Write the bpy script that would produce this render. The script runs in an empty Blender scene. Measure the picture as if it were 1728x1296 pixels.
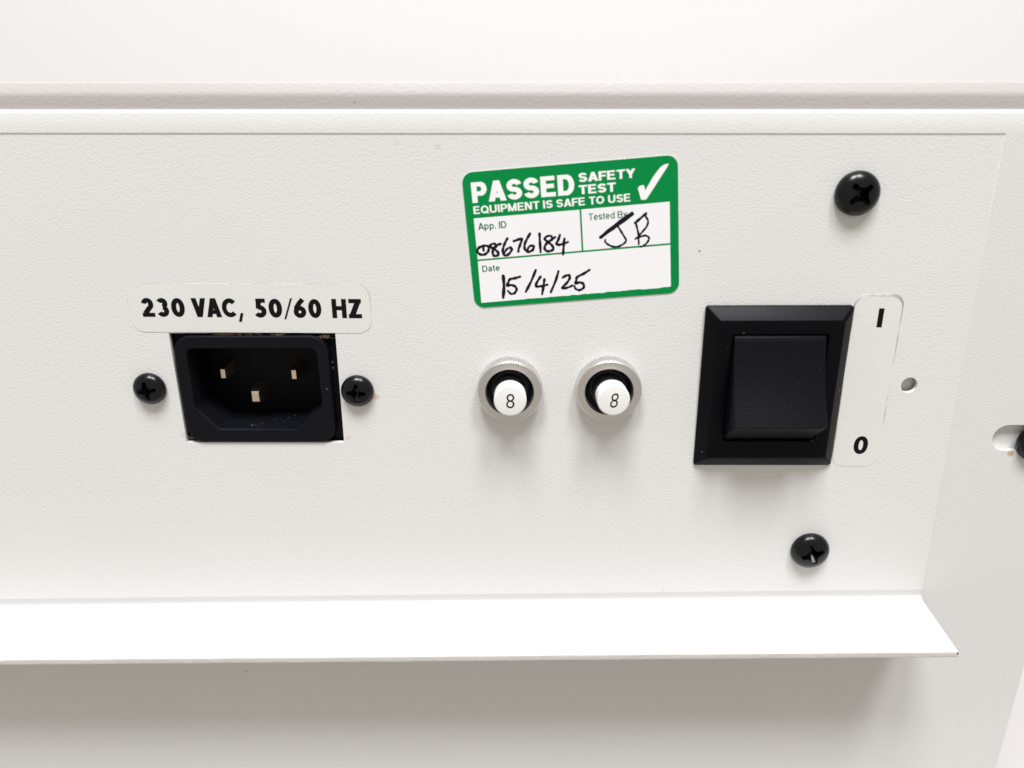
import bpy, bmesh, math, random
from mathutils import Matrix, Vector

random.seed(7)
sc = bpy.context.scene
COL = sc.collection
MM = 0.001
BASE = 165.0            # height of the viewpoint's level line above the table top, mm

# ------------------------------------------------------------------ camera
cam_data = bpy.data.cameras.new("camera")
cam = bpy.data.objects.new("camera", cam_data)
COL.objects.link(cam)
cam_data.sensor_width = 36.0
cam_data.lens = 1297.0 / 1728.0 * 36.0
cam_data.clip_start = 0.004
cam_data.clip_end = 50.0
ROT = Matrix(((0.99981926, 0.00125922, 0.01896983),
              (0.01734024, 0.34869267, -0.9370767),
              (-0.00779462, 0.93723628, 0.34860781)))
cam.matrix_world = Matrix.Translation((0.0, -135.74 * MM, BASE * MM)) @ ROT.to_4x4()
cam_data.dof.use_dof = True
cam_data.dof.focus_distance = 0.1465
cam_data.dof.aperture_fstop = 12.0
sc.camera = cam

# ------------------------------------------------------------------ light
world = bpy.data.worlds.new("World")
sc.world = world
world.use_nodes = True
bg = world.node_tree.nodes["Background"]
bg.inputs[0].default_value = (1.0, 0.925, 0.82, 1)
bg.inputs[1].default_value = 0.455


def area_light(name, loc, target, sx, sy, power, col):
    l = bpy.data.lights.new(name, 'AREA')
    l.shape = 'RECTANGLE'
    l.size, l.size_y = sx, sy
    l.energy = power
    l.color = col
    o = bpy.data.objects.new(name, l)
    COL.objects.link(o)
    o.location = loc
    d = Vector(target) - Vector(loc)
    o.rotation_euler = d.to_track_quat('-Z', 'Y').to_euler()
    return o


area_light("ceiling_light_panel_a", (-0.20, -0.64, 1.70), (0, 0, 0.1), 0.42, 0.50, 25.5, (0.965, 0.975, 1.0))
area_light("ceiling_light_panel_b", (0.38, -0.64, 1.70), (0, 0, 0.1), 0.30, 0.50, 20.5, (0.965, 0.975, 1.0))

vs = sc.view_settings
vs.view_transform = 'Standard'
vs.look = 'None'
vs.exposure = 0.12
vs.gamma = 1.0
vs.use_curve_mapping = False


# ------------------------------------------------------------------ materials
def new_mat(name):
    m = bpy.data.materials.new(name)
    m.use_nodes = True
    nt = m.node_tree
    b = nt.nodes["Principled BSDF"]
    return m, nt, b


def rgba(c): return (c[0], c[1], c[2], 1.0)


def plain(name, col, rough=0.5, metallic=0.0, spec=0.5, var=0.0, vscale=300.0, bump=0.0, bscale=3000.0, bdist=0.00005, rvar=0.0, stretch=None, dust=0.0):
    m, nt, b = new_mat(name)
    b.inputs["Base Color"].default_value = rgba(col)
    b.inputs["Roughness"].default_value = rough
    b.inputs["Metallic"].default_value = metallic
    b.inputs["Specular IOR Level"].default_value = spec
    tc = nt.nodes.new("ShaderNodeTexCoord")
    src = tc.outputs["Object"]
    if stretch:
        mp = nt.nodes.new("ShaderNodeMapping")
        mp.inputs["Scale"].default_value = stretch
        nt.links.new(src, mp.inputs[0])
        src = mp.outputs[0]
    if var > 0:
        n = nt.nodes.new("ShaderNodeTexNoise")
        n.inputs["Scale"].default_value = vscale
        n.inputs["Detail"].default_value = 4
        nt.links.new(src, n.inputs["Vector"])
        mx = nt.nodes.new("ShaderNodeMix")
        mx.data_type = 'RGBA'
        mx.inputs["A"].default_value = rgba([c * (1 - var) for c in col])
        mx.inputs["B"].default_value = rgba([min(1, c * (1 + var)) for c in col])
        nt.links.new(n.outputs["Fac"], mx.inputs["Factor"])
        nt.links.new(mx.outputs["Result"], b.inputs["Base Color"])
        if rvar > 0:
            mr = nt.nodes.new("ShaderNodeMapRange")
            mr.inputs["To Min"].default_value = rough - rvar
            mr.inputs["To Max"].default_value = rough + rvar
            nt.links.new(n.outputs["Fac"], mr.inputs["Value"])
            nt.links.new(mr.outputs[0], b.inputs["Roughness"])
    if dust > 0:
        # pale dust specks scattered unevenly over the surface
        vo = nt.nodes.new("ShaderNodeTexVoronoi")
        vo.inputs["Scale"].default_value = 520.0
        nt.links.new(src, vo.inputs["Vector"])
        nd = nt.nodes.new("ShaderNodeTexNoise")
        nd.inputs["Scale"].default_value = 130.0
        nt.links.new(src, nd.inputs["Vector"])
        th_ = nt.nodes.new("ShaderNodeMapRange")
        th_.inputs["From Min"].default_value = 0.45
        th_.inputs["From Max"].default_value = 0.75
        th_.inputs["To Min"].default_value = 0.0
        th_.inputs["To Max"].default_value = 0.14
        nt.links.new(nd.outputs["Fac"], th_.inputs["Value"])
        lt = nt.nodes.new("ShaderNodeMath")
        lt.operation = 'LESS_THAN'
        nt.links.new(vo.outputs["Distance"], lt.inputs[0])
        nt.links.new(th_.outputs[0], lt.inputs[1])
        ml = nt.nodes.new("ShaderNodeMath")
        ml.operation = 'MULTIPLY'
        ml.inputs[1].default_value = dust
        nt.links.new(lt.outputs[0], ml.inputs[0])
        md_ = nt.nodes.new("ShaderNodeMix")
        md_.data_type = 'RGBA'
        md_.inputs["A"].default_value = rgba(col)
        if b.inputs["Base Color"].links:
            nt.links.new(b.inputs["Base Color"].links[0].from_socket, md_.inputs["A"])
        md_.inputs["B"].default_value = (0.30, 0.29, 0.28, 1)
        nt.links.new(ml.outputs[0], md_.inputs["Factor"])
        nt.links.new(md_.outputs["Result"], b.inputs["Base Color"])
    if bump > 0:
        n2 = nt.nodes.new("ShaderNodeTexNoise")
        n2.inputs["Scale"].default_value = bscale
        n2.inputs["Detail"].default_value = 2.5
        n2.inputs["Roughness"].default_value = 0.55
        nt.links.new(src, n2.inputs["Vector"])
        bp = nt.nodes.new("ShaderNodeBump")
        bp.inputs["Strength"].default_value = bump
        bp.inputs["Distance"].default_value = bdist
        nt.links.new(n2.outputs["Fac"], bp.inputs["Height"])
        nt.links.new(bp.outputs[0], b.inputs["Normal"])
    return m


def powder_coat(name, col, spots=(), bump=0.45, bscale=2900.0, rough=0.45):
    """textured paint: fine orange-peel relief, faint soiling, and shaped stains
    spots: (u, v, radius mm, colour, strength, raggedness) in the object's own millimetres"""
    m, nt, b = new_mat(name)
    L, N = nt.links.new, nt.nodes.new
    tc = N("ShaderNodeTexCoord")
    src = tc.outputs["Object"]
    n = N("ShaderNodeTexNoise")
    n.inputs["Scale"].default_value = 28.0
    n.inputs["Detail"].default_value = 5
    L(src, n.inputs["Vector"])
    mx = N("ShaderNodeMix")
    mx.data_type = 'RGBA'
    mx.inputs["A"].default_value = rgba([c * 0.975 for c in col])
    mx.inputs["B"].default_value = rgba([min(1, c * 1.02) for c in col])
    L(n.outputs["Fac"], mx.inputs["Factor"])
    cur = mx.outputs["Result"]
    # sparse dark flecks in the paint
    vo = N("ShaderNodeTexVoronoi")
    vo.inputs["Scale"].default_value = 62.0
    L(src, vo.inputs["Vector"])
    mr = N("ShaderNodeMapRange")
    mr.inputs["From Min"].default_value = 0.009
    mr.inputs["From Max"].default_value = 0.016
    mr.inputs["To Min"].default_value = 0.5
    mr.inputs["To Max"].default_value = 0.0
    L(vo.outputs["Distance"], mr.inputs["Value"])
    mf = N("ShaderNodeMix")
    mf.data_type = 'RGBA'
    mf.inputs["B"].default_value = (0.16, 0.13, 0.10, 1)
    L(mr.outputs[0], mf.inputs["Factor"])
    L(cur, mf.inputs["A"])
    cur = mf.outputs["Result"]
    if spots:
        rn = N("ShaderNodeTexNoise")
        rn.inputs["Scale"].default_value = 750.0
        rn.inputs["Detail"].default_value = 3
        L(src, rn.inputs["Vector"])
    for (u, v, r, c, s, rag) in spots:
        d = N("ShaderNodeVectorMath")
        d.operation = 'DISTANCE'
        L(src, d.inputs[0])
        d.inputs[1].default_value = (u * MM, 0, v * MM)
        ad = N("ShaderNodeMath")
        ad.operation = 'MULTIPLY_ADD'
        L(rn.outputs["Fac"], ad.inputs[0])
        ad.inputs[1].default_value = rag * r * MM * 2
        L(d.outputs["Value"], ad.inputs[2])
        q = N("ShaderNodeMapRange")
        q.inputs["From Min"].default_value = (0.5 + rag) * r * MM
        q.inputs["From Max"].default_value = (1.0 + rag) * r * MM
        q.inputs["To Min"].default_value = s
        q.inputs["To Max"].default_value = 0.0
        L(ad.outputs[0], q.inputs["Value"])
        k = N("ShaderNodeMix")
        k.data_type = 'RGBA'
        k.inputs["B"].default_value = rgba(c)
        L(q.outputs[0], k.inputs["Factor"])
        L(cur, k.inputs["A"])
        cur = k.outputs["Result"]
    L(cur, b.inputs["Base Color"])
    b.inputs["Roughness"].default_value = rough
    b.inputs["Specular IOR Level"].default_value = 0.35
    mp = N("ShaderNodeMapping")
    mp.inputs["Scale"].default_value = (0.72, 1.0, 1.0)
    mp.inputs["Rotation"].default_value = (0, 0.25, 0)
    L(src, mp.inputs[0])
    n2 = N("ShaderNodeTexNoise")
    n2.inputs["Scale"].default_value = bscale
    n2.inputs["Detail"].default_value = 2.0
    n2.inputs["Roughness"].default_value = 0.6
    L(mp.outputs[0], n2.inputs["Vector"])
    bp = N("ShaderNodeBump")
    bp.inputs["Strength"].default_value = bump
    bp.inputs["Distance"].default_value = 0.000125
    L(n2.outputs["Fac"], bp.inputs["Height"])
    L(bp.outputs[0], b.inputs["Normal"])
    return m


TAN = (0.42, 0.24, 0.09)
DARK = (0.03, 0.025, 0.02)
GREY = (0.35, 0.31, 0.26)
paint_plate = powder_coat("paint_plate", (0.70, 0.697, 0.688), spots=[
    (-28.7, -52.9, 0.75, TAN, 0.40, 1.7), (30.5, -25.55, 0.22, DARK, 0.8, 0.5), (4.3, -9.2, 0.16, DARK, 0.8, 0.4),
    (-15, -7.6, 0.7, GREY, 0.18, 0.6), (-22, -7.0, 0.6, GREY, 0.18, 0.6), (-66.5, -61.0, 0.9, TAN, 0.25, 0.6),
    (-45.6, -40.1, 1.0, TAN, 0.3, 0.6), (-34.6, -61.5, 0.7, TAN, 0.25, 0.6)])
paint_panel = powder_coat("paint_panel", (0.685, 0.680, 0.668), spots=[
    (93.4, -64.9, 0.75, (0.45, 0.28, 0.10), 0.75, 1.7), (97.0, -66.0, 0.7, (0.40, 0.24, 0.09), 0.5, 1.7), (-62, -118, 0.5, GREY, 0.35, 0.6), (-44, -112.8, 0.45, GREY, 0.4, 0.6)])
paint_flange_dimmed = powder_coat("paint_flange_dimmed", (0.60, 0.598, 0.592), bump=0.25)  # plate's paint, colour darkened to tame strong light on the ledge and its bounce
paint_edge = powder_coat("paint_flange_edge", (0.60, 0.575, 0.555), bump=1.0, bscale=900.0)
lid_mat = powder_coat("textured_lid_plastic", (0.465, 0.438, 0.430), bump=0.6, bscale=1900.0, rough=0.5)
bare_steel = plain("bare_dark_steel", (0.03, 0.028, 0.03), 0.4, 0.6)
black_plastic = plain("black_plastic", (0.0010, 0.0010, 0.0022), 0.40, spec=0.12, var=0.3, vscale=700, bump=0.35, bscale=5200, bdist=0.00004, dust=0.3)
rocker_plastic = plain("rocker_plastic", (0.0028, 0.0028, 0.0054), 0.46, spec=0.12, var=0.3, vscale=900, bump=0.8, bscale=3600, bdist=0.00010, dust=0.15)
inlet_plastic = plain("inlet_plastic", (0.0038, 0.0038, 0.0066), 0.50, spec=0.13, var=0.35, vscale=500, bump=0.3, bscale=3000, bdist=0.00004, dust=0.25)
screw_mat = plain("black_screw_finish", (0.0015, 0.0017, 0.0032), 0.24, spec=0.36, var=0.25, vscale=900, rvar=0.06, bump=0.07, bscale=2500, bdist=0.00003)
aluminium = plain("turned_aluminium", (0.70, 0.685, 0.675), 0.36, metallic=1.0, var=0.06, vscale=1200, bump=0.08, bscale=6000, bdist=0.00002)
fuse_plastic = plain("fuse_plastic", (0.004, 0.0042, 0.006), 0.32, spec=0.4, var=0.4, vscale=900, bump=0.4, bscale=2600, bdist=0.00006, dust=0.5)
cap_white = plain("white_cap_plastic", (0.82, 0.81, 0.80), 0.35, var=0.02, vscale=400)
black_print = plain("black_print", (0.003, 0.003, 0.0035), 0.6, spec=0.15)
paper_white = plain("label_white", (0.84, 0.84, 0.86), 0.45, var=0.015, vscale=250, bump=0.05, bscale=1800, bdist=0.00002)
green_print = plain("green_print", (0.0010, 0.225, 0.052), 0.45, spec=0.10, var=0.16, vscale=1600, stretch=(3, 1, 0.35))
green_text = plain("green_text", (0.002, 0.13, 0.05), 0.5, spec=0.15)
white_print = plain("white_print", (0.86, 0.87, 0.87), 0.42)
ink = plain("marker_ink", (0.007, 0.0035, 0.014), 0.45, spec=0.2, var=0.7, vscale=700)
label_film = plain("label_film", (0.705, 0.697, 0.678), 0.40, var=0.035, vscale=160, bump=0.35, bscale=1300, bdist=0.00009)
brass = plain("plated_pin", (0.86, 0.74, 0.60), 0.30, metallic=1.0, var=0.15, vscale=800)
lint_mat = plain("lint", (0.17, 0.12, 0.085), 0.9)
wall_mat = plain("white_wall", (0.745, 0.742, 0.742), 0.7, var=0.01, vscale=4, bump=0.05, bscale=300)
table_mat = plain("white_table", (0.47, 0.452, 0.448), 0.5, var=0.01, vscale=10, bump=0.05, bscale=400)
dark_void = plain("dark_interior", (0.004, 0.004, 0.004), 0.8)


def residue_material(name, col, lo, hi):
    m, nt, b = new_mat(name)
    L, N = nt.links.new, nt.nodes.new
    b.inputs["Base Color"].default_value = rgba(col)
    b.inputs["Roughness"].default_value = 0.6
    tc = N("ShaderNodeTexCoord")
    n = N("ShaderNodeTexNoise")
    n.inputs["Scale"].default_value = 150
    n.inputs["Detail"].default_value = 4
    L(tc.outputs["Object"], n.inputs["Vector"])
    mr = N("ShaderNodeMapRange")
    mr.inputs["From Min"].default_value = 0.47
    mr.inputs["From Max"].default_value = 0.66
    mr.inputs["To Min"].default_value = lo
    mr.inputs["To Max"].default_value = hi
    L(n.outputs["Fac"], mr.inputs["Value"])
    L(mr.outputs[0], b.inputs["Alpha"])
    return m


residue = residue_material("old_adhesive", (0.40, 0.35, 0.26), 0.0, 0.62)


# ------------------------------------------------------------------ helpers
# everything below is laid out in millimetres: u to the right, v up, w out of the panel
def P(u, v, w): return (u * MM, -w * MM, v * MM)


def finish(name, me, mat, parent=None, smooth=35.0, loc=None):
    o = bpy.data.objects.new(name, me)
    COL.objects.link(o)
    if mat and not me.materials:
        me.materials.append(mat)
    if smooth:
        for p in me.polygons:
            p.use_smooth = True
        me.set_sharp_from_angle(angle=math.radians(smooth))
    if parent:
        o.parent = parent
    if loc:
        o.location = loc
    return o


def empty(name, u, v, w=0.0):
    o = bpy.data.objects.new(name, None)
    COL.objects.link(o)
    o.empty_display_size = 0.003
    o.location = (u * MM, -w * MM, (v + BASE) * MM)
    return o


def tag(o, label, cat, group=None, kind=None):
    if label: o["label"] = label
    if cat: o["category"] = cat
    if group: o["group"] = group
    if kind: o["kind"] = kind
    return o


def pydata(name, verts, faces):
    me = bpy.data.meshes.new(name)
    me.from_pydata([P(*v) for v in verts], [], faces)
    bm = bmesh.new()
    bm.from_mesh(me)
    bmesh.ops.remove_doubles(bm, verts=bm.verts, dist=1e-8)
    bmesh.ops.recalc_face_normals(bm, faces=bm.faces)
    bm.to_mesh(me)
    bm.free()
    return me


def curve_mesh(cd):
    o = bpy.data.objects.new("tmp", cd)
    COL.objects.link(o)
    dg = bpy.context.evaluated_depsgraph_get()
    dg.update()
    me = bpy.data.meshes.new_from_object(o.evaluated_get(dg))
    bpy.data.objects.remove(o)
    return me


def sheet(name, loops, w0, w1, bevel=0.0, warp=None):
    """flat sheet with holes between w0 (back) and w1 (front), edges softly rounded"""
    cd = bpy.data.curves.new(name, 'CURVE')
    cd.dimensions = '2D'
    cd.fill_mode = 'BOTH'
    for lp in loops:
        s = cd.splines.new('POLY')
        s.points.add(len(lp) - 1)
        for i, (x, y) in enumerate(lp):
            s.points[i].co = (x, y, 0, 1)
        s.use_cyclic_u = True
    cd.extrude = max(0.0, (w1 - w0) / 2 - bevel)
    cd.bevel_depth = bevel
    cd.bevel_resolution = 2
    cd.offset = -bevel
    me = curve_mesh(cd)
    mid = (w0 + w1) / 2
    for vt in me.vertices:
        x, y, zz = vt.co
        w = zz + mid
        if warp:
            w += warp(x, y)
        vt.co = P(x, y, w)
    me.materials.clear()
    me.name = name
    return me


def rrect(x0, x1, y0, y1, r, n=8):
    pts = []
    rs = r if isinstance(r, (tuple, list)) else (r, r, r, r)   # tr, tl, bl, br
    for (cx, cy, a0, rr) in ((x1 - rs[0], y1 - rs[0], 0, rs[0]), (x0 + rs[1], y1 - rs[1], 90, rs[1]),
                             (x0 + rs[2], y0 + rs[2], 180, rs[2]), (x1 - rs[3], y0 + rs[3], 270, rs[3])):
        for i in range(n + 1):
            a = math.radians(a0 + 90.0 * i / n)
            pts.append((cx + rr * math.cos(a), cy + rr * math.sin(a)))
    return pts


def circle(cx, cy, r, n=32):
    return [(cx + r * math.cos(2 * math.pi * i / n), cy + r * math.sin(2 * math.pi * i / n)) for i in range(n)]


def lathe(name, prof, n=64, cap0=True, cap1=True):
    """prof: list of (radius, w) from base to front"""
    vs_, fs = [], []
    for (r, w) in prof:
        for i in range(n):
            a = 2 * math.pi * i / n
            vs_.append((r * math.cos(a), r * math.sin(a), w))
    for k in range(len(prof) - 1):
        for i in range(n):
            j = (i + 1) % n
            fs.append((k * n + i, k * n + j, (k + 1) * n + j, (k + 1) * n + i))
    if cap0: fs.append(tuple(range(n)))
    if cap1: fs.append(tuple(range((len(prof) - 1) * n, len(prof) * n)))
    return pydata(name, vs_, fs)


def text_mesh(body, x0, y0, x1=None, cap=1.0, bold=0.0, slant=0.0, rot=0.0, ref=None):
    """lettering scaled so that its capitals are cap mm tall and it runs from x0 to x1; returns 2D mesh data (verts, faces)"""
    cd = bpy.data.curves.new("lettering", 'FONT')
    cd.body = body
    cd.size = 1.0
    cd.resolution_u = 5
    cd.offset = bold
    cd.fill_mode = 'FRONT'
    me = curve_mesh(cd)
    cr = bpy.data.curves.new("lettering", 'FONT')
    cr.body = ref or "H"
    cr.size = 1.0
    cr.offset = bold
    cr.fill_mode = 'FRONT'
    mr = curve_mesh(cr)
    ys = [v.co.y for v in mr.vertices]
    b0, h = min(ys), max(ys) - min(ys)
    xs = [v.co.x for v in me.vertices]
    sx = cap / h if x1 is None else (x1 - x0) / (max(xs) - min(xs))
    out = []
    ca, sa = math.cos(math.radians(rot)), math.sin(math.radians(rot))
    for v in me.vertices:
        x = (v.co.x - min(xs)) * sx
        y = (v.co.y - b0) * cap / h
        x += y * slant
        out.append((x0 + x * ca - y * sa, y0 + x * sa + y * ca))
    fs = [tuple(p.vertices) for p in me.polygons]
    bpy.data.meshes.remove(me)
    bpy.data.meshes.remove(mr)
    return out, fs


def arc(cx, cy, rx, ry, a0, a1, n=14):
    return [(cx + rx * math.cos(math.radians(a0 + (a1 - a0) * i / n)), cy + ry * math.sin(math.radians(a0 + (a1 - a0) * i / n))) for i in range(n + 1)]


def glyph(ch, t):
    """grotesque letter drawn as strokes in a cell of cap height 1: returns (strokes, advance)"""
    h = t / 2
    v = lambda x, a=0.0, b=1.0: ('p', [(x, a), (x, b)], t)
    hb = lambda y, a, b: ('p', [(a, y), (b, y)], t * 0.9)
    dg = lambda x0, y0, x1, y1, k=1.08: ('d', x0, y0, x1, y1, t * k)
    sp = 0.10
    if ch == ' ': return [], 0.30
    if ch == '.': return [('p', [(h, 0), (h, t)], t)], t + sp
    if ch == 'I': return [v(h)], t + sp
    if ch == 'T': return [hb(1 - h * .9, 0, .66), v(.33, 0, 1 - t * .5)], .66 + sp * .6
    if ch == 'E': return [v(h), hb(1 - h * .9, h, .62), hb(.52, h, .58), hb(h * .9, h, .64)], .64 + sp
    if ch == 'F': return [v(h), hb(1 - h * .9, h, .60), hb(.50, h, .55)], .60 + sp * .6
    if ch == 'A': return [dg(h, 0, .38, 1), dg(.76 - h, 0, .38, 1), hb(.28, .17, .59)], .76 + sp * .5
    if ch == 'Y': return [dg(h, 1, .36, .42), dg(.72 - h, 1, .36, .42), v(.36, 0, .46)], .72 + sp * .5
    if ch == 'N': return [v(h), v(.72 - h), dg(h * 1.1, 1, .72 - h * 1.1, 0)], .72 + sp
    if ch == 'M': return [v(h), v(.86 - h), dg(h * 1.1, 1, .43, 0, .95), dg(.86 - h * 1.1, 1, .43, 0, .95)], .86 + sp
    if ch == 'U': return [v(h, .3, 1), v(.72 - h, .3, 1), ('p', arc(.36, .32, .36 - h, .32 - h, 180, 360), t)], .72 + sp
    if ch in 'OQ':
        st = [('p', arc(.40, .5, .40 - h, .5 - h, 0, 360, 30), t)]
        if ch == 'Q': st.append(dg(.46, .26, .76, -.02, .9))
        return st, .80 + sp
    if ch == 'D': return [v(h), hb(1 - h * .9, h, .40), hb(h * .9, h, .40), ('p', arc(.36, .5, .36 - h, .5 - h * .9, -90, 90), t)], .72 + sp
    if ch == 'P': return [v(h), hb(1 - h * .9, h, .42), hb(.44, h, .42), ('p', arc(.38, .72 - h * .45, .29 - h, .28 - h * .45, -90, 90), t)], .67 + sp * .6
    if ch == 'B': return [v(h), hb(1 - h * .9, h, .40), hb(.52, h, .42), hb(h * .9, h, .42), ('p', arc(.38, .76 - h * .45, .27 - h, .24 - h * .45, -90, 90), t),
                          ('p', arc(.40, .26 + h * .45, .29 - h, .26 - h * .45, -90, 90), t)], .69 + sp
    if ch in 'Ss':
        k = 1.0 if ch == 'S' else .74
        w = .66 if ch == 'S' else .50
        ry = (k - t) / 4
        return [('p', arc(w / 2, k - h - ry, w / 2 - h, ry, 12, 270, 16) + arc(w / 2, h + ry, w / 2 - h, ry, 90, -168, 16)[1:], t)], w + sp * .8
    if ch == 'p': return [v(h, -.27, .74), ('p', arc(.29, .37, .29 - h, .37 - h, 0, 360, 24), t * .9)], .58 + sp
    if ch == 'd': return [v(.58 - h), ('p', arc(.29, .37, .29 - h, .37 - h, 0, 360, 24), t * .9)], .58 + sp
    if ch == 'e': return [hb(.38, h, .56 - h * .5), ('p', arc(.28, .37, .28 - h, .37 - h, 2, 322, 22), t)], .56 + sp
    if ch == 't': return [v(.15, .08, .93), hb(.74 - h, 0, .30), ('p', [(.15, .12), (.20, h), (.30, h)], t)], .30 + sp
    if ch == 'y': return [dg(h, .74, .26, .02), dg(.52 - h, .74, .20, -.27)], .52 + sp * .6
    if ch == 'a': return [v(.50 - h, 0, .52), ('p', arc(.26, .50, .24 - h, .24 - h, 165, 0), t), ('p', arc(.23, .21, .23 - h, .21 - h, 60, 330), t), hb(.42, .2, .46)], .52 + sp
    if ch == '/': return [('d', .04, -.06, .38, 1.04, t * .42)], .42 + sp * .4
    if ch == ',': return [('d', t * .75, t * .95, t * .18, -.24, t * .62)], t + sp
    if ch == 'H': return [v(h), v(.74 - h), hb(.52, h, .74 - h)], .74 + sp
    if ch == 'Z': return [hb(1 - h * .9, .02, .66), hb(h * .9, 0, .67), dg(.02 + h * 1.4, t * .7, .65 - h * 1.4, 1 - t * .7, 1.15)], .67 + sp * .8
    if ch == 'V': return [dg(h, 1, .37, 0), dg(.74 - h, 1, .37, 0)], .74 + sp * .2
    if ch == 'C': return [('p', arc(.42, .5, .42 - h, .5 - h, 42, 318, 26), t)], .74 + sp
    if ch == '0': return [('p', arc(.32, .5, .32 - h, .5 - h, 0, 360, 30), t)], .64 + sp
    if ch == '2': return [('p', arc(.31, .70 - h * .3, .29 - h, .30 - h * .7, 170, -32, 16) + [(.16, t * .75)], t), hb(h * .9, .02, .62)], .62 + sp
    if ch == '3': return [('p', arc(.29, .745 - h * .3, .27 - h, .255 - h * .7, 155, -85, 14), t), ('p', arc(.29, .28 + h * .3, .30 - h, .28 - h * .7, 85, -155, 14), t)], .61 + sp
    if ch == '5': return [hb(1 - h * .9, .12, .57), dg(.10 + h, .48, .14 + h, 1 - h * .5, 1.0), ('p', arc(.29, .33, .31 - h, .33 - h, 128, -150, 18), t)], .61 + sp
    if ch == '6': return [('p', arc(.32, .32, .31 - h, .32 - h, 0, 360, 28), t), ('p', [(.50, 1 - h * .2), (.34, .80), (.17, .56), (.02 + h, .34)], t)], .64 + sp
    return [], .5


def stroke_text(body, x0, y0, x1, cap, t):
    """lettering in a plain grotesque, cap mm tall, running from x0 to x1"""
    x, items = 0.0, []
    for ch in body:
        st, adv = glyph(ch, t)
        for s_ in st:
            items.append((s_, x))
        x += adv
        last = adv
    total = x - 0.08
    sx = (x1 - x0) / total
    out = []
    for (s_, ox) in items:
        if s_[0] == 'd':
            _, a0, b0_, a1, b1, tw = s_
            q = math.hypot(a1 - a0, b1 - b0_) / abs(b1 - b0_) * tw / 2
            pts, fs = [(a0 - q, b0_), (a0 + q, b0_), (a1 + q, b1), (a1 - q, b1)], [(0, 1, 2, 3)]
        else:
            p, tw = s_[1], s_[2]
            n = len(p)
            closed = n > 4 and math.hypot(p[0][0] - p[-1][0], p[0][1] - p[-1][1]) < 1e-6
            pts, fs = [], []
            for i in range(n):
                a = p[i - 1] if i else (p[-2] if closed else p[0])
                b = p[i + 1] if i < n - 1 else (p[1] if closed else p[-1])
                dx, dy = b[0] - a[0], b[1] - a[1]
                l = math.hypot(dx, dy) or 1
                pts += [(p[i][0] - dy / l * tw / 2, p[i][1] + dx / l * tw / 2), (p[i][0] + dy / l * tw / 2, p[i][1] - dx / l * tw / 2)]
                if i: fs.append((2 * i - 2, 2 * i - 1, 2 * i + 1, 2 * i))
        out.append(([(x0 + (px + ox) * sx, y0 + py * cap) for (px, py) in pts], fs))
    return out


def flat(name, chunks, w, mat, parent):
    """several flat printed marks joined into one thin layer at height w"""
    V, F = [], []
    for k, (vs_, fs) in enumerate(chunks):
        o = len(V)
        V += [(x, y, w + 0.0006 * (k % 9)) for (x, y) in vs_]
        F += [tuple(i + o for i in f) for f in fs]
    me = bpy.data.meshes.new(name)
    me.from_pydata([P(*v) for v in V], [], F)
    bm = bmesh.new()
    bm.from_mesh(me)
    for f in bm.faces:
        if f.normal.y > 0: f.normal_flip()
    bm.to_mesh(me)
    bm.free()
    return finish(name, me, mat, parent, smooth=0)


def catmull(pts, n=6):
    if len(pts) < 3: return pts
    out = []
    for i in range(len(pts) - 1):
        p0 = pts[max(i - 1, 0)]; p1 = pts[i]; p2 = pts[i + 1]; p3 = pts[min(i + 2, len(pts) - 1)]
        for k in range(n):
            t = k / n
            out.append(tuple(0.5 * (2 * p1[c] + (p2[c] - p0[c]) * t + (2 * p0[c] - 5 * p1[c] + 4 * p2[c] - p3[c]) * t * t
                                    + (3 * p1[c] - p0[c] - 3 * p2[c] + p3[c]) * t ** 3) for c in (0, 1)))
    out.append(pts[-1])
    return out


def ribbon(pts, wd, taper=True):
    """pen stroke: a ribbon of varying width with round ends"""
    p = catmull(pts)
    n = len(p)
    V, F = [], []
    for i in range(n):
        a = p[max(i - 1, 0)]; b = p[min(i + 1, n - 1)]
        dx, dy = b[0] - a[0], b[1] - a[1]
        l = math.hypot(dx, dy) or 1
        h = wd / 2 * (1 + 0.16 * math.sin(i * 0.9 + pts[0][0]))
        if taper and i > n * 0.8: h *= 0.85
        V += [(p[i][0] - dy / l * h, p[i][1] + dx / l * h), (p[i][0] + dy / l * h, p[i][1] - dx / l * h)]
        if i: F.append((2 * i - 2, 2 * i - 1, 2 * i + 1, 2 * i))
    caps = []
    for (i, sgn) in ((0, 1), (n - 1, -1)):
        caps.append((circle(p[i][0], p[i][1], wd / 2 * (1.0 if sgn > 0 else 0.9), 12), [tuple(range(12))]))
    return [(V, F)] + caps


# the panel's slightly tilted connector plate: height of its front face over the case's back panel
def line_top(u): return -5.55 - 0.0075 * u
def line_bot(u): return -98.9 + 0.0172 * u
def pw(v): return -0.11 + (0.95 + 0.11) * min(1.0, max(0.0, (-5.5 - v) / 93.0)) ** 1.6


# ------------------------------------------------------------------ setting: wall and table
def quad(name, pts, mat):
    me = bpy.data.meshes.new(name)
    me.from_pydata(pts, [], [(0, 1, 2, 3)])
    return finish(name, me, mat, None, smooth=0)


tag(quad("wall", [(-3, 0.75, -0.2), (3, 0.75, -0.2), (3, 0.75, 2.6), (-3, 0.75, 2.6)], wall_mat), None, None, kind="structure")
tag(quad("table_top", [(-3, -0.03, 0), (3, -0.03, 0), (3, 0.75, 0), (-3, 0.75, 0)], table_mat), None, None, kind="structure")

# ------------------------------------------------------------------ instrument case
UL, UR = -250.0, 106.95
PL = -235.0                                            # left end of the connector plate (out of frame)
def plate_right(v): return 79.65 + (line_top(80) - v) * 0.0186

case = empty("instrument_case", 0, 0)
case.location = (0, 0, BASE * MM)
tag(case, "off-white powder-coated metal back of an instrument case with pinkish lid rim and projecting lower ledge", "instrument case")

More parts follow.
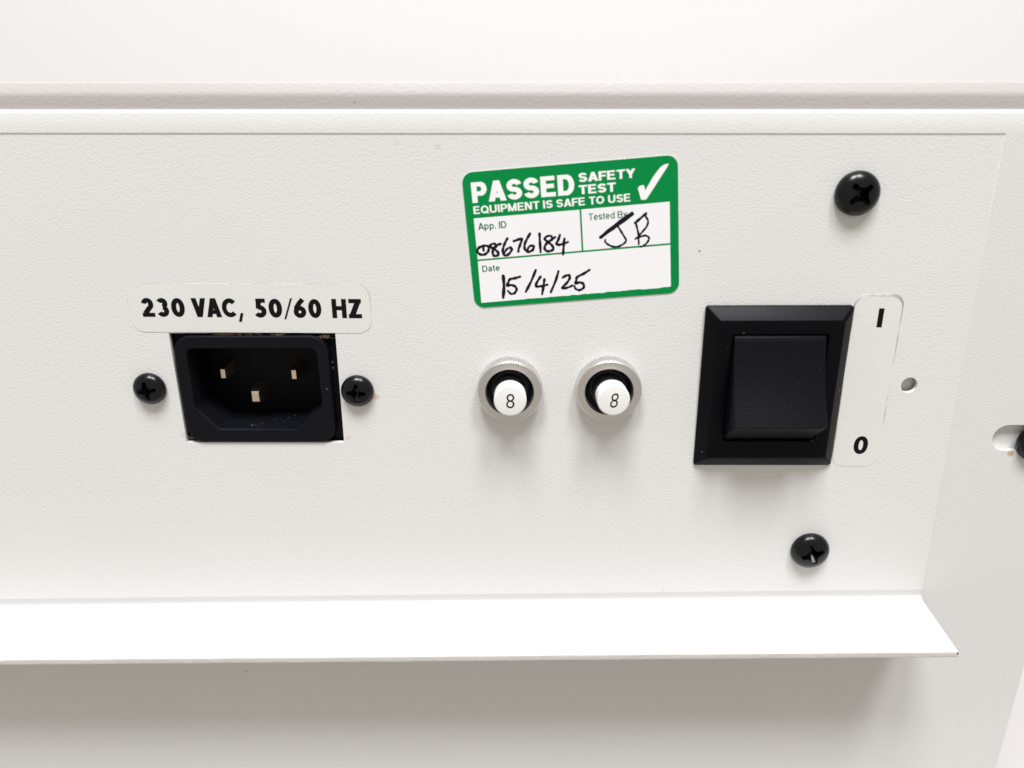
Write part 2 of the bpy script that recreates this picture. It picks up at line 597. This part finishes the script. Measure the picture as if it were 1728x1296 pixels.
vt, vb = line_top(plate_right(-6)), -96.5
g = 0.03
outer = [(UL, line_top(UL)), (PL - g, line_top(PL)), (PL - g, vb), (plate_right(vb) + g, vb), (plate_right(vt) + g, line_top(80)),
         (UR, line_top(UR)), (UR, -160.0), (UL, -160.0)]
slot = []
for i in range(13):
    a = math.radians(90 + 180 * i / 12)
    slot.append((91.75 + 2.7 * math.cos(a), -61.62 + 2.7 * math.sin(a)))
for i in range(13):
    a = math.radians(-90 + 180 * i / 12)
    slot.append((100.5 + 2.7 * math.cos(a), -61.62 + 2.7 * math.sin(a)))
back_panel = finish("back_panel", sheet("back_panel", [outer, slot], -1.2, 0.0), paint_panel, case, smooth=0)
me = sheet("inner_sheet", [rrect(86, 104.5, -68, -55, 1)], -2.2, -1.25)
finish("inner_sheet", me, paint_panel, case, smooth=0)

# rolled top lip of the back panel
prof = [(0.0, 0.0)]
for i in range(1, 9):
    t = i / 8
    prof.append((-0.26 * t * t, 3.05 * t))             # (w, rise above the joint line)
for i in range(1, 8):
    a = math.radians(12 + 78 * i / 7)
    prof.append((-0.26 - 0.55 * (1 - math.cos(a)) / 1.0, 3.1 + 0.62 * math.sin(a)))
prof.append((-9.0, 3.82))
V, F = [], []
nseg = 24
for k in range(nseg + 1):
    u = UL + (UR - UL) * k / nseg
    for (w, r) in prof:
        V.append((u, line_top(u) + r, w))
m_ = len(prof)
for k in range(nseg):
    for i in range(m_ - 1):
        F.append((k * m_ + i, (k + 1) * m_ + i, (k + 1) * m_ + i + 1, k * m_ + i + 1))
# under-edge of the lip
b0 = len(V)
for k in range(nseg + 1):
    u = UL + (UR - UL) * k / nseg
    V.append((u, line_top(u) + 0.0, -1.2))
for k in range(nseg):
    F.append((b0 + k, b0 + k + 1, (k + 1) * m_, k * m_))
finish("top_lip", pydata("top_lip", V, F), paint_panel, case, smooth=40)

# lid: rounded rim standing just behind the lip
prof = [(-1.15, 0.0), (-1.05, 0.6), (-1.0, 2.05)]
for i in range(1, 7):                                  # soft roll, then a tighter top edge
    a = math.radians(24 * i / 6)
    prof.append((-1.0 - 2.2 * (1 - math.cos(a)), 2.05 + 2.2 * math.sin(a)))
w_, r_ = prof[-1]
prof.append((w_ - 0.56, r_ + 1.22))
w_, r_ = prof[-1]
for i in range(1, 6):
    a = math.radians(24 + 66 * i / 5)
    prof.append((w_ - 0.45 * (math.cos(math.radians(24)) - math.cos(a)), r_ + 0.45 * (math.sin(a) - math.sin(math.radians(24)))))
prof += [(-60.0, 4.5), (-300.0, 4.5), (-300.0, 0.0)]
V, F = [], []
UL2, UR2 = UL - 1.0, UR + 1.2
for k in range(nseg + 1):
    u = UL2 + (UR2 - UL2) * k / nseg
    for (w, r) in prof:
        V.append((u, -1.85 - 0.0075 * u + r, w))
m_ = len(prof)
for k in range(nseg):
    for i in range(m_):
        j = (i + 1) % m_
        F.append((k * m_ + i, (k + 1) * m_ + i, (k + 1) * m_ + j, k * m_ + j))
F.append(tuple(range(m_)))
F.append(tuple(nseg * m_ + i for i in range(m_)))
finish("lid", pydata("lid", V, F), lid_mat, case, smooth=40)

# body behind the panel (sides and bottom)
V = [(u, v, w) for w in (-2.4, -295.0) for (u, v) in ((UL + .05, -2.2), (UR - .05, -2.6), (UR - .05, -160.0), (UL + .05, -160.0))]
F = [(0, 1, 5, 4), (1, 2, 6, 5), (2, 3, 7, 6), (3, 0, 4, 7), (4, 5, 6, 7)]
finish("shell", pydata("shell", V, F), paint_panel, case, smooth=0)
for (fu, fw) in ((-225, -20), (85, -20), (-225, -270), (85, -270)):
    finish("foot", sheet("foot", [circle(0, 0, 7, 24)], 0, 5, 0.6), black_plastic, case, smooth=40).matrix_local = \
        Matrix.Translation(P(fu, -160.0, fw)) @ Matrix.Rotation(math.radians(90), 4, 'X')

# connector plate with the socket cut-out and a small round hole
plate_loop = []
for k in range(13):
    v = line_bot(80) + 1.8 + (line_top(80) - 0.02 - line_bot(80) - 1.8) * k / 12
    plate_loop.append((plate_right(v), v))
for k in range(1, 30):
    u = plate_right(-6) + (PL - plate_right(-6)) * k / 29
    plate_loop.append((u, line_top(u) - 0.02))
for k in range(30):
    u = PL + (plate_right(-95) - PL) * k / 30
    plate_loop.append((u, line_bot(u) + 1.8))
cut = [(-66.25, -62.42), (-35.45, -62.42), (-35.30, -40.3), (-66.30, -40.3)]
hole = circle(71.35, -50.75, 1.5, 28)
# add a grid of interior points by building the plate as horizontal bands is unnecessary: the tilt is applied per rim point
plate_me = sheet("connector_plate", [plate_loop, cut, hole], -0.9, 0.0, 0.02)


def retilt(me):
    """subdivide in horizontal bands, then lean the plate so its lower edge stands proud"""
    bm = bmesh.new()
    bm.from_mesh(me)
    for v in range(-94, -6, 5):
        geom = bm.verts[:] + bm.edges[:] + bm.faces[:]
        bmesh.ops.bisect_plane(bm, geom=geom, plane_co=(0, 0, v * MM), plane_no=(0, 0, 1))
    for vt_ in bm.verts:
        vt_.co.y -= pw(vt_.co.z / MM) * MM
    bm.to_mesh(me)
    bm.free()


retilt(plate_me)
plate = finish("connector_plate", plate_me, paint_plate, case, smooth=30)
me = sheet("hole_backing", [circle(71.35, -50.75, 3.2, 24)], -2.0, -1.5)
finish("hole_backing", me, paint_panel, plate, smooth=0)
# near-black sheet painting the unlit interior's shade behind the joint
me = sheet("joint_shade_sheet", [[(PL - 3, -8.8), (plate_right(-9) + 3, -8.8), (plate_right(-9) + 3, -4.6), (PL - 3, -3.2)]], -2.2, -1.25)
finish("joint_shade_sheet", me, dark_void, case, smooth=0)

# ledge: plate bent forward at the bottom
wf = pw(-97)
r_in, th, depth = 1.1, 1.22, 16.1
front = []
front.append((wf + 0.012, 2.25, 0.0))
front.append((wf + 0.012, r_in + 0.7, 0.0))
for i in range(0, 9):
    a = math.radians(90 * i / 8)
    front.append((wf + 0.012 + r_in * (1 - math.cos(a)), r_in * (1 - math.sin(a)), i / 8))
tip_r = 0.12
front.append((depth - tip_r, -1.02, 1))
for i in range(1, 5):
    a = math.radians(90 * i / 4)
    front.append((depth - tip_r + tip_r * math.sin(a), -1.02 - tip_r * (1 - math.cos(a)), 1))
n_top = len(front)
for i in range(0, 5):
    a = math.radians(90 * i / 4)
    front.append((depth - tip_r + tip_r * math.cos(a), -1.02 - th + tip_r - tip_r * math.sin(a), 1))
back = [(wf + r_in, -th, 1), (wf - 0.5, -0.6, 0.5), (wf - 0.85, 0.6, 0), (wf - 0.85, 2.25, 0)]
prof = front + back
V, F = [], []
nseg = 60
for k in range(nseg + 1):
    t = k / nseg
    for (w, r, fl) in prof:
        u = PL + (plate_right(-98) - PL) * t
        if k == nseg:
            u = plate_right(line_bot(80) + r) if w < 4 else plate_right(-98.5)
            u += 0.0 if w < 14 else -0.0
        wob = 0.03 * math.sin(u * 0.31) + 0.02 * math.sin(u * 1.13)
        V.append((u, line_bot(u) + r + (wob if w > 12 else 0), w))
m_ = len(prof)
fm = []
for k in range(nseg):
    for i in range(m_):
        j = (i + 1) % m_
        F.append((k * m_ + i, (k + 1) * m_ + i, (k + 1) * m_ + j, k * m_ + j))
F.append(tuple(range(m_)))
F.append(tuple(nseg * m_ + i for i in range(m_)))
ledge_me = pydata("ledge", V, F)
ledge_me.materials.append(paint_flange_dimmed)
ledge_me.materials.append(paint_edge)
for p_ in ledge_me.polygons:
    if -p_.center.y > (depth - 0.06) * MM:
        p_.material_index = 1
finish("ledge", ledge_me, None, plate, smooth=40)
# paint chipped off the ledge's outer corner
cu, cv = plate_right(-98.5), line_bot(81) - 1.05
V = [(cu + 0.02, cv - 0.02, depth - 0.42), (cu + 0.02, cv - 0.10, depth + 0.02), (cu - 0.30, cv - 0.10, depth + 0.02), (cu - 0.10, cv + 0.02, depth - 0.2),
     (cu + 0.02, cv - 0.72, depth + 0.012), (cu + 0.025, cv - 0.72, depth - 0.3), (cu - 0.10, cv - 0.6, depth + 0.015)]
F = [(0, 1, 3), (1, 2, 3), (1, 4, 6), (1, 6, 2), (0, 5, 4), (0, 4, 1)]
finish("paint_chip", pydata("paint_chip", V, F), bare_steel, plate, smooth=0)


# ------------------------------------------------------------------ screws
def screw_mesh(D, h):
    R = D / 2
    prof = [(R * 0.97, 0.0), (R, 0.10 * h), (R, 0.22 * h)]
    for i in range(1, 11):
        a = math.radians(90 * i / 10)
        prof.append((R * math.cos(a) ** 0.8 if i < 10 else 0.0, 0.22 * h + 0.78 * h * math.sin(a) ** 1.05))
    prof = [(max(r, 0.002), w) for (r, w) in prof]
    head = lathe("head", prof, 64)
    # cross recess
    arm, ln, c = 0.058 * D, 0.295 * D, 0.105 * D
    poly = []
    for q in range(4):
        b = math.radians(90 * q)
        base = [(ln, -arm * 0.95), (ln * 1.02, 0), (ln, arm * 0.95), (c * 1.45, arm * 1.25), (c * 1.02, c * 1.02), (arm * 1.25, c * 1.45)]
        for (x, y) in base:
            poly.append((x * math.cos(b) - y * math.sin(b), x * math.sin(b) + y * math.cos(b)))
    n = len(poly)
    V = [(x * 1.12, y * 1.12, h * 1.3) for (x, y) in poly] + [(x * 0.92, y * 0.92, h * 0.72) for (x, y) in poly] + [(x * 0.34, y * 0.34, h * 0.18) for (x, y) in poly]
    F = [tuple(range(n)), tuple(range(2 * n, 3 * n))]
    for k in (0, 1):
        for i in range(n):
            j = (i + 1) % n
            F.append((k * n + i, k * n + j, (k + 1) * n + j, (k + 1) * n + i))
    cutter = pydata("cutter", V, F)
    a = bpy.data.objects.new("a", head); b_ = bpy.data.objects.new("b", cutter)
    COL.objects.link(a); COL.objects.link(b_)
    md = a.modifiers.new("bool", 'BOOLEAN')
    md.object = b_
    md.operation = 'DIFFERENCE'
    md.solver = 'EXACT'
    dg = bpy.context.evaluated_depsgraph_get()
    dg.update()
    me = bpy.data.meshes.new_from_object(a.evaluated_get(dg))
    bpy.data.objects.remove(a); bpy.data.objects.remove(b_)
    me.name = "screw"
    return me


small_me = screw_mesh(6.2, 2.05)
big_me = screw_mesh(7.6, 2.5)
for (u, v, me, rot, w, lab, grp) in (
        (-71.45, -51.1, small_me, 8, None, "small black cross-head screw left of the mains socket", "black cross-head screws"),
        (-31.95, -51.6, small_me, -4, None, "small black cross-head screw right of the mains socket with rusty smudge", "black cross-head screws"),
        (56.5, -15.7, big_me, 42, None, "large black cross-head screw above the rocker switch, near the top right", "black cross-head screws"),
        (57.05, -85.9, big_me, 20, None, "large black cross-head screw below the rocker switch, just above the ledge", "black cross-head screws"),
        (97.6, -62.6, big_me, 30, -0.35, "black screw in the rounded slot at the right edge of the picture", "black cross-head screws")):
    o = finish("screw", me, screw_mat, None, smooth=28)
    w_ = pw(v) + 0.01 if w is None else w
    o.location = (u * MM, -w_ * MM, (v + BASE) * MM)
    o.rotation_euler = (0, math.radians(-rot), 0)
    tag(o, lab, "screw", grp)

# ------------------------------------------------------------------ mains socket
wi = pw(-51)
inlet = empty("mains_inlet_socket", -51.2, -51.4, 0)
tag(inlet, "black three-pin mains inlet socket set in a rectangular cut-out, dusty around its rim", "power socket")
ou, ov = -51.2, -51.4
out_loop = rrect(-65.6 - ou, -36.85 - ou, -62.15 - ov, -40.75 - ov, (3.3, 3.3, 3.0, 3.0), 8)


def opening(k=0.0):
    def rc(cx, cy, r, a0, a1, n=6):
        return [(cx + r * math.cos(math.radians(a0 + (a1 - a0) * i / n)), cy + r * math.sin(math.radians(a0 + (a1 - a0) * i / n))) for i in range(n + 1)]
    x0, x1, yt, yb = -63.35 - ou + k, -38.95 - ou - k, -43.15 - ov - k, -59.45 - ov + k
    return (rc(x1 - 1.3, yt - 1.3, 1.3, 0, 90) + rc(x0 + 1.3, yt - 1.3, 1.3, 90, 180)
            + [(x0 - 0.05, -54.7 - ov), (x0 + 0.2, -55.05 - ov), (-59.35 - ou, yb + 0.22), (-58.95 - ou, yb), (-44.55 - ou, yb), (-44.15 - ou, yb + 0.22), (x1 - 0.2, -55.05 - ov), (x1 + 0.05, -54.7 - ov)])


finish("shroud", sheet("shroud", [out_loop, opening()], -10.0, wi + 0.55, 0.28), inlet_plastic, inlet, smooth=40)
finish("socket_floor", sheet("socket_floor", [opening(-0.6)], -11.0, -9.4), inlet_plastic, inlet, smooth=0)
finish("mounting_flange", sheet("mounting_flange", [rrect(-77 - ou, -26 - ou, -64.5 - ov, -38.2 - ov, 2.0), rrect(-65.4 - ou, -37.05 - ou, -61.95 - ov, -40.95 - ov, 3.0)], -3.4, -1.35, 0.1), inlet_plastic, inlet, smooth=30)


def pin(u, v, wx, hy, tip):
    def ring(w, k): return [(-wx / 2 * k, -hy / 2 * k, w), (wx / 2 * k, -hy / 2 * k, w), (wx / 2 * k, hy / 2 * k, w), (-wx / 2 * k, hy / 2 * k, w)]
    V = ring(-9.4, 1) + ring(tip - 1.1, 1) + ring(tip - 0.2, 0.80) + ring(tip, 0.68)
    F = [(0, 1, 2, 3), (12, 13, 14, 15)]
    for k in range(3):
        for i in range(4):
            j = (i + 1) % 4
            F.append((k * 4 + i, k * 4 + j, (k + 1) * 4 + j, (k + 1) * 4 + i))
    me = pydata("pin", V, F)
    o = finish("pin", me, brass, inlet, smooth=0)
    o.location = P(u - ou, v - ov, 0)


pin(-59.25, -50.0, 1.25, 2.6, -4.6)
pin(-45.35, -50.2, 1.25, 2.6, -4.6)
pin(-53.2, -54.6, 2.0, 2.8, -3.9)

# lint caught round the rim of the socket
V, F = [], []
for (cx, cy, sx, n) in ((-45.6, -40.75, 0.9, 60), (-37.3, -41.1, 1.0, 80), (-64.8, -61.6, 1.3, 70), (-52, -40.7, 3.5, 45), (-56.5, -40.7, 2, 30)):
    for _ in range(n):
        x, y, w = random.gauss(cx, sx * 0.5), random.gauss(cy, 0.16), random.uniform(-0.5, wi + 0.3)
        a, l = random.uniform(0, math.pi), random.uniform(0.2, 0.75)
        dx, dy, dw = math.cos(a) * l, math.sin(a) * l * 0.45, random.uniform(-0.2, 0.25)
        t = 0.035
        o = len(V)
        for s_ in (0, 0.5, 1):
            bx, by = x + dx * s_ + 0.06 * math.sin(s_ * 3), y + dy * s_ + 0.1 * s_ * (1 - s_)
            V += [(bx - ou, by - t - ov, w + dw * s_), (bx + t - ou, by + t - ov, w + dw * s_), (bx - ou, by + t * .6 - ov, w + dw * s_ + t)]
        for q in (0, 3):
            for i in range(3):
                j = (i + 1) % 3
                F.append((o + q + i, o + q + j, o + q + 3 + j, o + q + 3 + i))
lint = finish("lint", pydata("lint", V, F), lint_mat, inlet, smooth=0)
lint["kind"] = "stuff"


# ------------------------------------------------------------------ fuse holders
def fuse_collar():
    n = 82 * 4
    prof = [(6.02, 0.0), (6.02, 2.35), (5.90, 2.62), (5.84, 2.70), (4.52, 2.70), (4.36, 2.5), (4.36, 0.4)]
    V, F = [], []
    for k, (r, w) in enumerate(prof):
        for i in range(n):
            a = 2 * math.pi * i / n
            rr = r + (0.0 if k > 1 else (0.11 if i % 4 in (0, 1) else -0.07))
            if k == 2: rr += 0.05 if i % 4 in (0, 1) else -0.02
            V.append((rr * math.cos(a), rr * math.sin(a), w))
    for k in range(len(prof) - 1):
        for i in range(n):
            j = (i + 1) % n
            F.append((k * n + i, k * n + j, (k + 1) * n + j, (k + 1) * n + i))
    return pydata("collar", V, F)


collar_me = fuse_collar()
body_me = lathe("fuse_body", [(4.35, 0.3), (4.35, 0.95), (4.1, 1.0), (3.95, 1.45), (3.55, 1.7), (3.42, 1.2), (3.06, 1.2), (3.04, 3.85), (2.95, 4.0)], 64)
cp = [(2.92, 3.8), (2.97, 6.6)]
for i in range(1, 6):
    a = math.radians(90 * i / 5)
    cp.append((2.97 - 0.32 * (1 - math.cos(a)), 6.6 + 0.32 * math.sin(a)))
cap_me = lathe("fuse_cap", cp, 64)
for (u, v, tilt, dx, sl, lab) in ((-3.14, -51.1, (0.4, 1.6), 0, 0.02, "knurled metal fuse holder with white cap marked 8, the one nearer the mains socket"),
                                  (15.25, -51.03, (0.2, 3.5), 0, 0.12, "knurled metal fuse holder with white cap marked 8, the one nearer the rocker switch")):
    t = empty("fuse_holder", u, v, pw(v))
    tag(t, lab, "fuse holder", "fuse holders")
    c_ = finish("collar", collar_me, aluminium, t, smooth=28)
    c_.rotation_euler = (0, math.radians(u * 3), 0)
    finish("fuse_body", body_me, fuse_plastic, t, smooth=28)
    c_ = finish("fuse_cap", cap_me, cap_white, t, smooth=35)
    c_.rotation_euler = (math.radians(tilt[0]), 0, math.radians(tilt[1]))
    flat("digit", [text_mesh("8", -0.76, -1.38, 0.74 if sl < 0.1 else 0.64, 2.8, -0.007, sl, 0, "8")], 6.93, black_print, c_)

# ------------------------------------------------------------------ rocker switch
su, sv = 45.55, -51.2
sw = empty("rocker_switch", su, sv, pw(sv) - 0.25)
tag(sw, "big black plastic rocker switch in a sloped square frame, its lower end standing out", "switch")


def bezel():
    def loop(x0, x1, y0, y1, r, w): return [(x - su, y - sv, w) for (x, y) in rrect(x0, x1, y0, y1, r, 4)]
    L_ = [loop(32.35, 58.8, -67.05, -35.35, 0.5, 0.0), loop(32.35, 58.8, -67.05, -35.35, 0.5, 0.75), loop(32.5, 58.65, -66.9, -35.5, 0.5, 0.95),
          loop(34.25, 56.85, -64.75, -37.55, 0.6, 2.55), loop(34.55, 56.55, -64.4, -37.9, 0.6, 2.62),
          loop(37.1, 54.5, -61.3, -40.15, 0.35, 2.35), loop(37.25, 54.35, -61.15, -40.35, 0.3, 2.1), loop(37.25, 54.35, -61.15, -40.35, 0.3, -2.0)]
    V = [p for l in L_ for p in l]
    n = len(L_[0])
    F = []
    for k in range(len(L_) - 1):
        for i in range(n):
            j = (i + 1) % n
            F.append((k * n + i, k * n + j, (k + 1) * n + j, (k + 1) * n + i))
    F.append(tuple(range((len(L_) - 1) * n, len(L_) * n)))
    return pydata("bezel", V, F)


finish("bezel", bezel(), black_plastic, sw, smooth=24)


def rocker():
    # profile in (v, w), closed; concave face, tip near the bottom
    fr = []
    top = (-40.68, 2.75); tip = (-55.75, 8.75)
    for i in range(0, 17):
        t = i / 16
        v = top[0] + (tip[0] - top[0]) * t
        w = top[1] + (tip[1] - top[1]) * t - 0.75 * math.sin(math.pi * t)
        fr.append((v, w))
    pr = [(-40.55, -1.5), (-40.42, 2.2), (-40.47, 2.48), (-40.56, 2.66)] + fr
    pr += [(tip[0] - 0.22, tip[1] - 0.08), (tip[0] - 0.42, tip[1] - 0.35)]
    for i in range(1, 9):
        t = i / 8
        pr.append((tip[0] - 0.42 + (-60.75 - tip[0] + 0.42) * t, tip[1] - 0.35 + (2.2 - tip[1] + 0.35) * (t ** 0.9)))
    pr += [(-60.85, -1.5)]
    hw = 8.22
    cu_ = 45.62
    V, F = [], []
    sect = [(-hw, 0.30), (-hw + 0.09, 0.09), (-hw + 0.32, 0.0), (hw - 0.32, 0.0), (hw - 0.09, 0.09), (hw, 0.30)]
    cv_ = (-52.0, 0.0)
    for (x, ins) in sect:
        for (v, w) in pr:
            d = math.hypot(v - cv_[0], w - cv_[1]) or 1
            flare = 1.0 + 0.02 * max(0, (-v - 56.0) / 5.0)
            V.append((cu_ + x * flare - su, v - (v - cv_[0]) / d * ins - sv, w - (w - cv_[1]) / d * ins))
    m = len(pr)
    for k in range(len(sect) - 1):
        for i in range(m):
            j = (i + 1) % m
            F.append((k * m + i, k * m + j, (k + 1) * m + j, (k + 1) * m + i))
    F.append(tuple(range(m)))
    F.append(tuple(range((len(sect) - 1) * m, len(sect) * m)))
    return pydata("rocker", V, F)


finish("rocker", rocker(), rocker_plastic, sw, smooth=30)


# ------------------------------------------------------------------ labels
def label_root(name, u, v, rot, lab, cat="label"):
    t = empty(name, u, v, pw(v) + 0.02)
    # lie flush on the leaning plate, turned in its plane
    slope = (pw(v - 3) - pw(v + 3)) / 6.0
    t.rotation_euler = (Matrix.Rotation(-math.atan(slope), 3, 'X') @ Matrix.Rotation(-math.radians(rot), 3, 'Y')).to_euler()
    tag(t, lab, cat)
    return t


# voltage label
t = label_root("voltage_label", -50.6, -35.6, -0.5, "cream rounded sticker printed 230 VAC, 50/60 HZ above the mains socket")
finish("film", sheet("film", [rrect(-22.25, 22.15, -4.62, 4.5, 2.4)], 0.0, 0.045, 0.01), label_film, t, smooth=40)
ring_o, ring_i = rrect(-22.33, 22.23, -4.70, 4.56, 2.45), rrect(-21.9, 21.8, -4.2, 4.2, 2.2)
finish("adhesive_edge", sheet("adhesive_edge", [ring_o, ring_i], 0.0, 0.02), residue, t, smooth=0)
flat("lettering", stroke_text("230", -19.95, -1.75, -11.85, 3.58, 0.245) + stroke_text("VAC,", -10.6, -1.75, -1.2, 3.58, 0.245) + stroke_text("50", 0.75, -1.78, 6.05, 3.58, 0.245)
     + stroke_text("/", 6.2, -1.85, 7.8, 3.6, 0.2) + stroke_text("60", 8.0, -1.8, 13.25, 3.58, 0.245) + stroke_text("HZ", 15.1, -1.8, 20.55, 3.62, 0.245),
     0.049, black_print, t)

# on/off label beside the switch
t = label_root("switch_label", 63.35, -50.4, 0.0, "narrow worn clear sticker marked I and 0 along the rocker switch's right side")
finish("film", sheet("film", [rrect(-4.35, 4.35, -17.0, 17.0, 2.2)], 0.0, 0.045, 0.01), label_film, t, smooth=40)
finish("adhesive_edge", sheet("adhesive_edge", [rrect(-4.42, 4.44, -17.07, 17.12, 2.25), rrect(-4.2, 4.25, -16.85, 16.5, 2.1)], 0.0, 0.055), residue, t, smooth=0)
flat("on_mark", [([(0.18, 10.85), (1.14, 10.85), (1.14, 14.4), (0.18, 14.4)], [(0, 1, 2, 3)])], 0.060, black_print, t)
flat("off_mark", [text_mesh("0", -0.58, -14.42, 2.12, 3.75, 0.040, 0, 0, "0")], 0.060, black_print, t)

# safety test label
t = label_root("safety_test_label", 8.14, -22.42, 4.33, "green and white PASSED SAFETY TEST sticker with handwritten number, initials and date")
finish("paper", sheet("paper", [rrect(-18.45, 18.45, -11.98, 11.95, 1.9)], 0.0, 0.10, 0.02), paper_white, t, smooth=40)
jag = [(-17.2, -11.05)]
for i in range(61):
    x = -17.2 + 34.2 * i / 60
    y = -11.05 + 0.24 * i / 60 + (random.uniform(-0.05, 0.09) if i > 14 else 0)
    jag.append((x, y))
cells = [[(-17.1, -3.44), (16.95, -3.26), (16.97, -10.81)] + jag[::-1], [(-17.08, 4.1), (1.39, 4.1), (1.39, -3.04), (-17.08, -3.14)], [(1.70, 4.12), (16.95, 4.22), (16.95, -2.95), (1.70, -3.03)]]
finish("green_border", sheet("green_border", [rrect(-18.44, 18.44, -11.97, 11.94, 1.9)] + cells, 0.100, 0.106), green_print, t, smooth=0)
W_ = 0.110
tick = [(11.53, 6.94), (11.86, 7.26), (12.25, 7.36), (12.62, 7.31), (12.7, 6.9), (12.8, 6.43), (14.2, 8.6), (15.1, 9.7), (15.53, 10.15), (16.23, 10.5), (16.87, 10.56), (16.69, 10.16), (16.22, 9.47), (14.6, 7.2), (13.04, 5.02), (12.85, 4.9), (12.4, 4.86), (12.03, 4.99), (11.8, 5.9)]
flat("heading_lettering", stroke_text("PASSED", -17.0, 6.72, 0.80, 3.45, 0.235) + stroke_text("SAFETY", 1.52, 8.72, 11.1, 1.52, 0.215) + stroke_text("TEST", 1.45, 6.68, 7.75, 1.52, 0.215)
     + stroke_text("EQUIPMENT IS SAFE TO USE", -16.98, 4.80, 10.25, 1.34, 0.19), W_, white_print, t)
flat("tick_mark", [(tick, [tuple(range(len(tick)))])], W_, white_print, t)
flat("field_lettering", stroke_text("App. ID", -16.45, 2.03, -11.45, 1.18, 0.155) + stroke_text("Tested By", 2.88, 2.12, 9.55, 1.18, 0.14) + stroke_text("Date", -16.45, -5.45, -13.3, 1.13, 0.15), W_, green_text, t)
HW = [
  [(-15.87, -0.77), (-16.71, -1.1), (-17.01, -1.68), (-16.68, -2.18), (-15.96, -2.37), (-15.25, -2.02), (-14.92, -1.38), (-15.08, -0.9), (-15.67, -0.78), (-16.01, -0.82)],
  [(-15.89, -0.97), (-15.89, -1.64)],
  [(-12.78, -0.71), (-13.4, -0.86), (-14.06, -1.45), (-14.33, -2.23), (-14.04, -2.73), (-13.43, -2.64), (-13.32, -2.25), (-13.93, -1.53), (-14.69, -1.06), (-14.31, -0.6), (-13.71, -0.65), (-13.56, -1.15)],
  [(-11.51, 0.15), (-11.97, -0.55), (-12.38, -1.45), (-12.52, -2.24), (-12.1, -2.82), (-11.4, -2.53), (-10.9, -1.84), (-11.05, -1.52), (-11.66, -1.64), (-12.18, -2.2)],
  [(-10.42, -0.4), (-9.67, -0.2), (-8.99, -0.09), (-9.26, -0.9), (-9.66, -1.8), (-9.77, -2.33)],
  [(-7.47, 0.68), (-8.07, -0.19), (-8.54, -1.09), (-8.58, -1.95), (-8.04, -2.47), (-7.29, -2.26), (-6.98, -1.68), (-7.3, -1.43), (-7.84, -1.61), (-8.08, -2.06)],
  [(-5.82, 0.55), (-5.84, -0.64), (-5.85, -2.71)],
  [(-3.16, -0.3), (-3.85, -0.73), (-4.68, -1.27), (-5.11, -2.03), (-4.77, -2.6), (-4.11, -2.65), (-3.55, -2.29), (-3.84, -1.6), (-4.53, -0.95), (-4.96, -0.45), (-4.53, -0.02), (-3.93, 0.0), (-3.68, -0.22)],
  [(-2.28, 0.0), (-2.66, -0.9), (-2.97, -1.47), (-2.58, -1.68), (-1.77, -1.57), (-0.96, -1.33)],
  [(-1.52, -0.72), (-1.74, -2.04), (-1.91, -3.43)],
  [(-12.82, -6.43), (-12.84, -8.23), (-13.16, -10.36)],
  [(-9.86, -6.81), (-10.76, -7.01), (-11.66, -7.15), (-12.05, -7.74), (-12.3, -8.27), (-11.54, -8.19), (-10.76, -8.6), (-10.67, -9.23), (-11.12, -9.75), (-11.74, -9.78), (-12.18, -9.25)],
  [(-6.95, -5.87), (-7.83, -7.66), (-9.0, -9.64)],
  [(-6.16, -7.1), (-6.76, -7.88), (-7.16, -8.68), (-6.69, -8.85), (-5.74, -8.79), (-5.05, -8.64)],
  [(-5.52, -7.63), (-5.74, -8.79), (-6.11, -10.29)],
  [(-2.94, -6.4), (-3.51, -8.0), (-4.53, -10.07)],
  [(-2.2, -7.56), (-1.58, -7.26), (-1.04, -7.3), (-1.0, -7.79), (-1.52, -8.57), (-2.38, -9.34), (-2.12, -9.56), (-1.3, -9.42), (-0.6, -9.17)],
  [(2.57, -6.59), (1.53, -7.17), (0.36, -7.69), (0.11, -8.43), (-0.04, -8.83), (0.78, -8.69), (1.43, -9.09), (1.33, -9.77), (0.57, -10.1), (-0.03, -9.8), (-0.23, -9.3)],
  [(10.42, 2.81), (7.97, 1.3), (5.98, -0.09), (4.75, -0.97)],
  [(10.53, 2.58), (8.18, 1.12), (6.86, 0.30), (4.86, -1.02)],
  [(7.84, 0.83), (8.35, -0.07), (8.96, -1.2), (9.26, -1.87), (8.7, -2.48), (7.71, -2.84), (6.74, -2.7), (6.0, -2.26), (5.58, -1.79), (5.62, -1.47)],
  [(10.91, 1.06), (11.84, 1.74), (12.87, 2.55)],
  [(11.02, 1.06), (11.26, 0.02), (11.44, -1.07), (11.45, -2.7)],
  [(12.87, 2.55), (12.81, 1.98), (13.16, 1.25), (12.93, 0.31), (12.21, -0.49), (11.55, -1.19), (10.89, -1.73)],
  [(11.0, -1.69), (11.76, -1.42), (12.73, -1.29), (13.26, -1.76), (13.09, -2.29), (12.59, -2.85), (11.93, -3.18), (11.61, -3.15)],
]
chunks = []
for i, s_ in enumerate(HW):
    wd = 0.47
    if i == 10: wd = 0.58
    if i in (18, 19): wd = 0.54
    if i in (20, 22, 23, 24): wd = 0.36
    chunks += ribbon(s_, wd)
flat("handwriting", chunks, W_ + 0.003, ink, t)

sc.render.engine = 'CYCLES'
sc.cycles.max_bounces = 8
sc.cycles.use_denoising = True
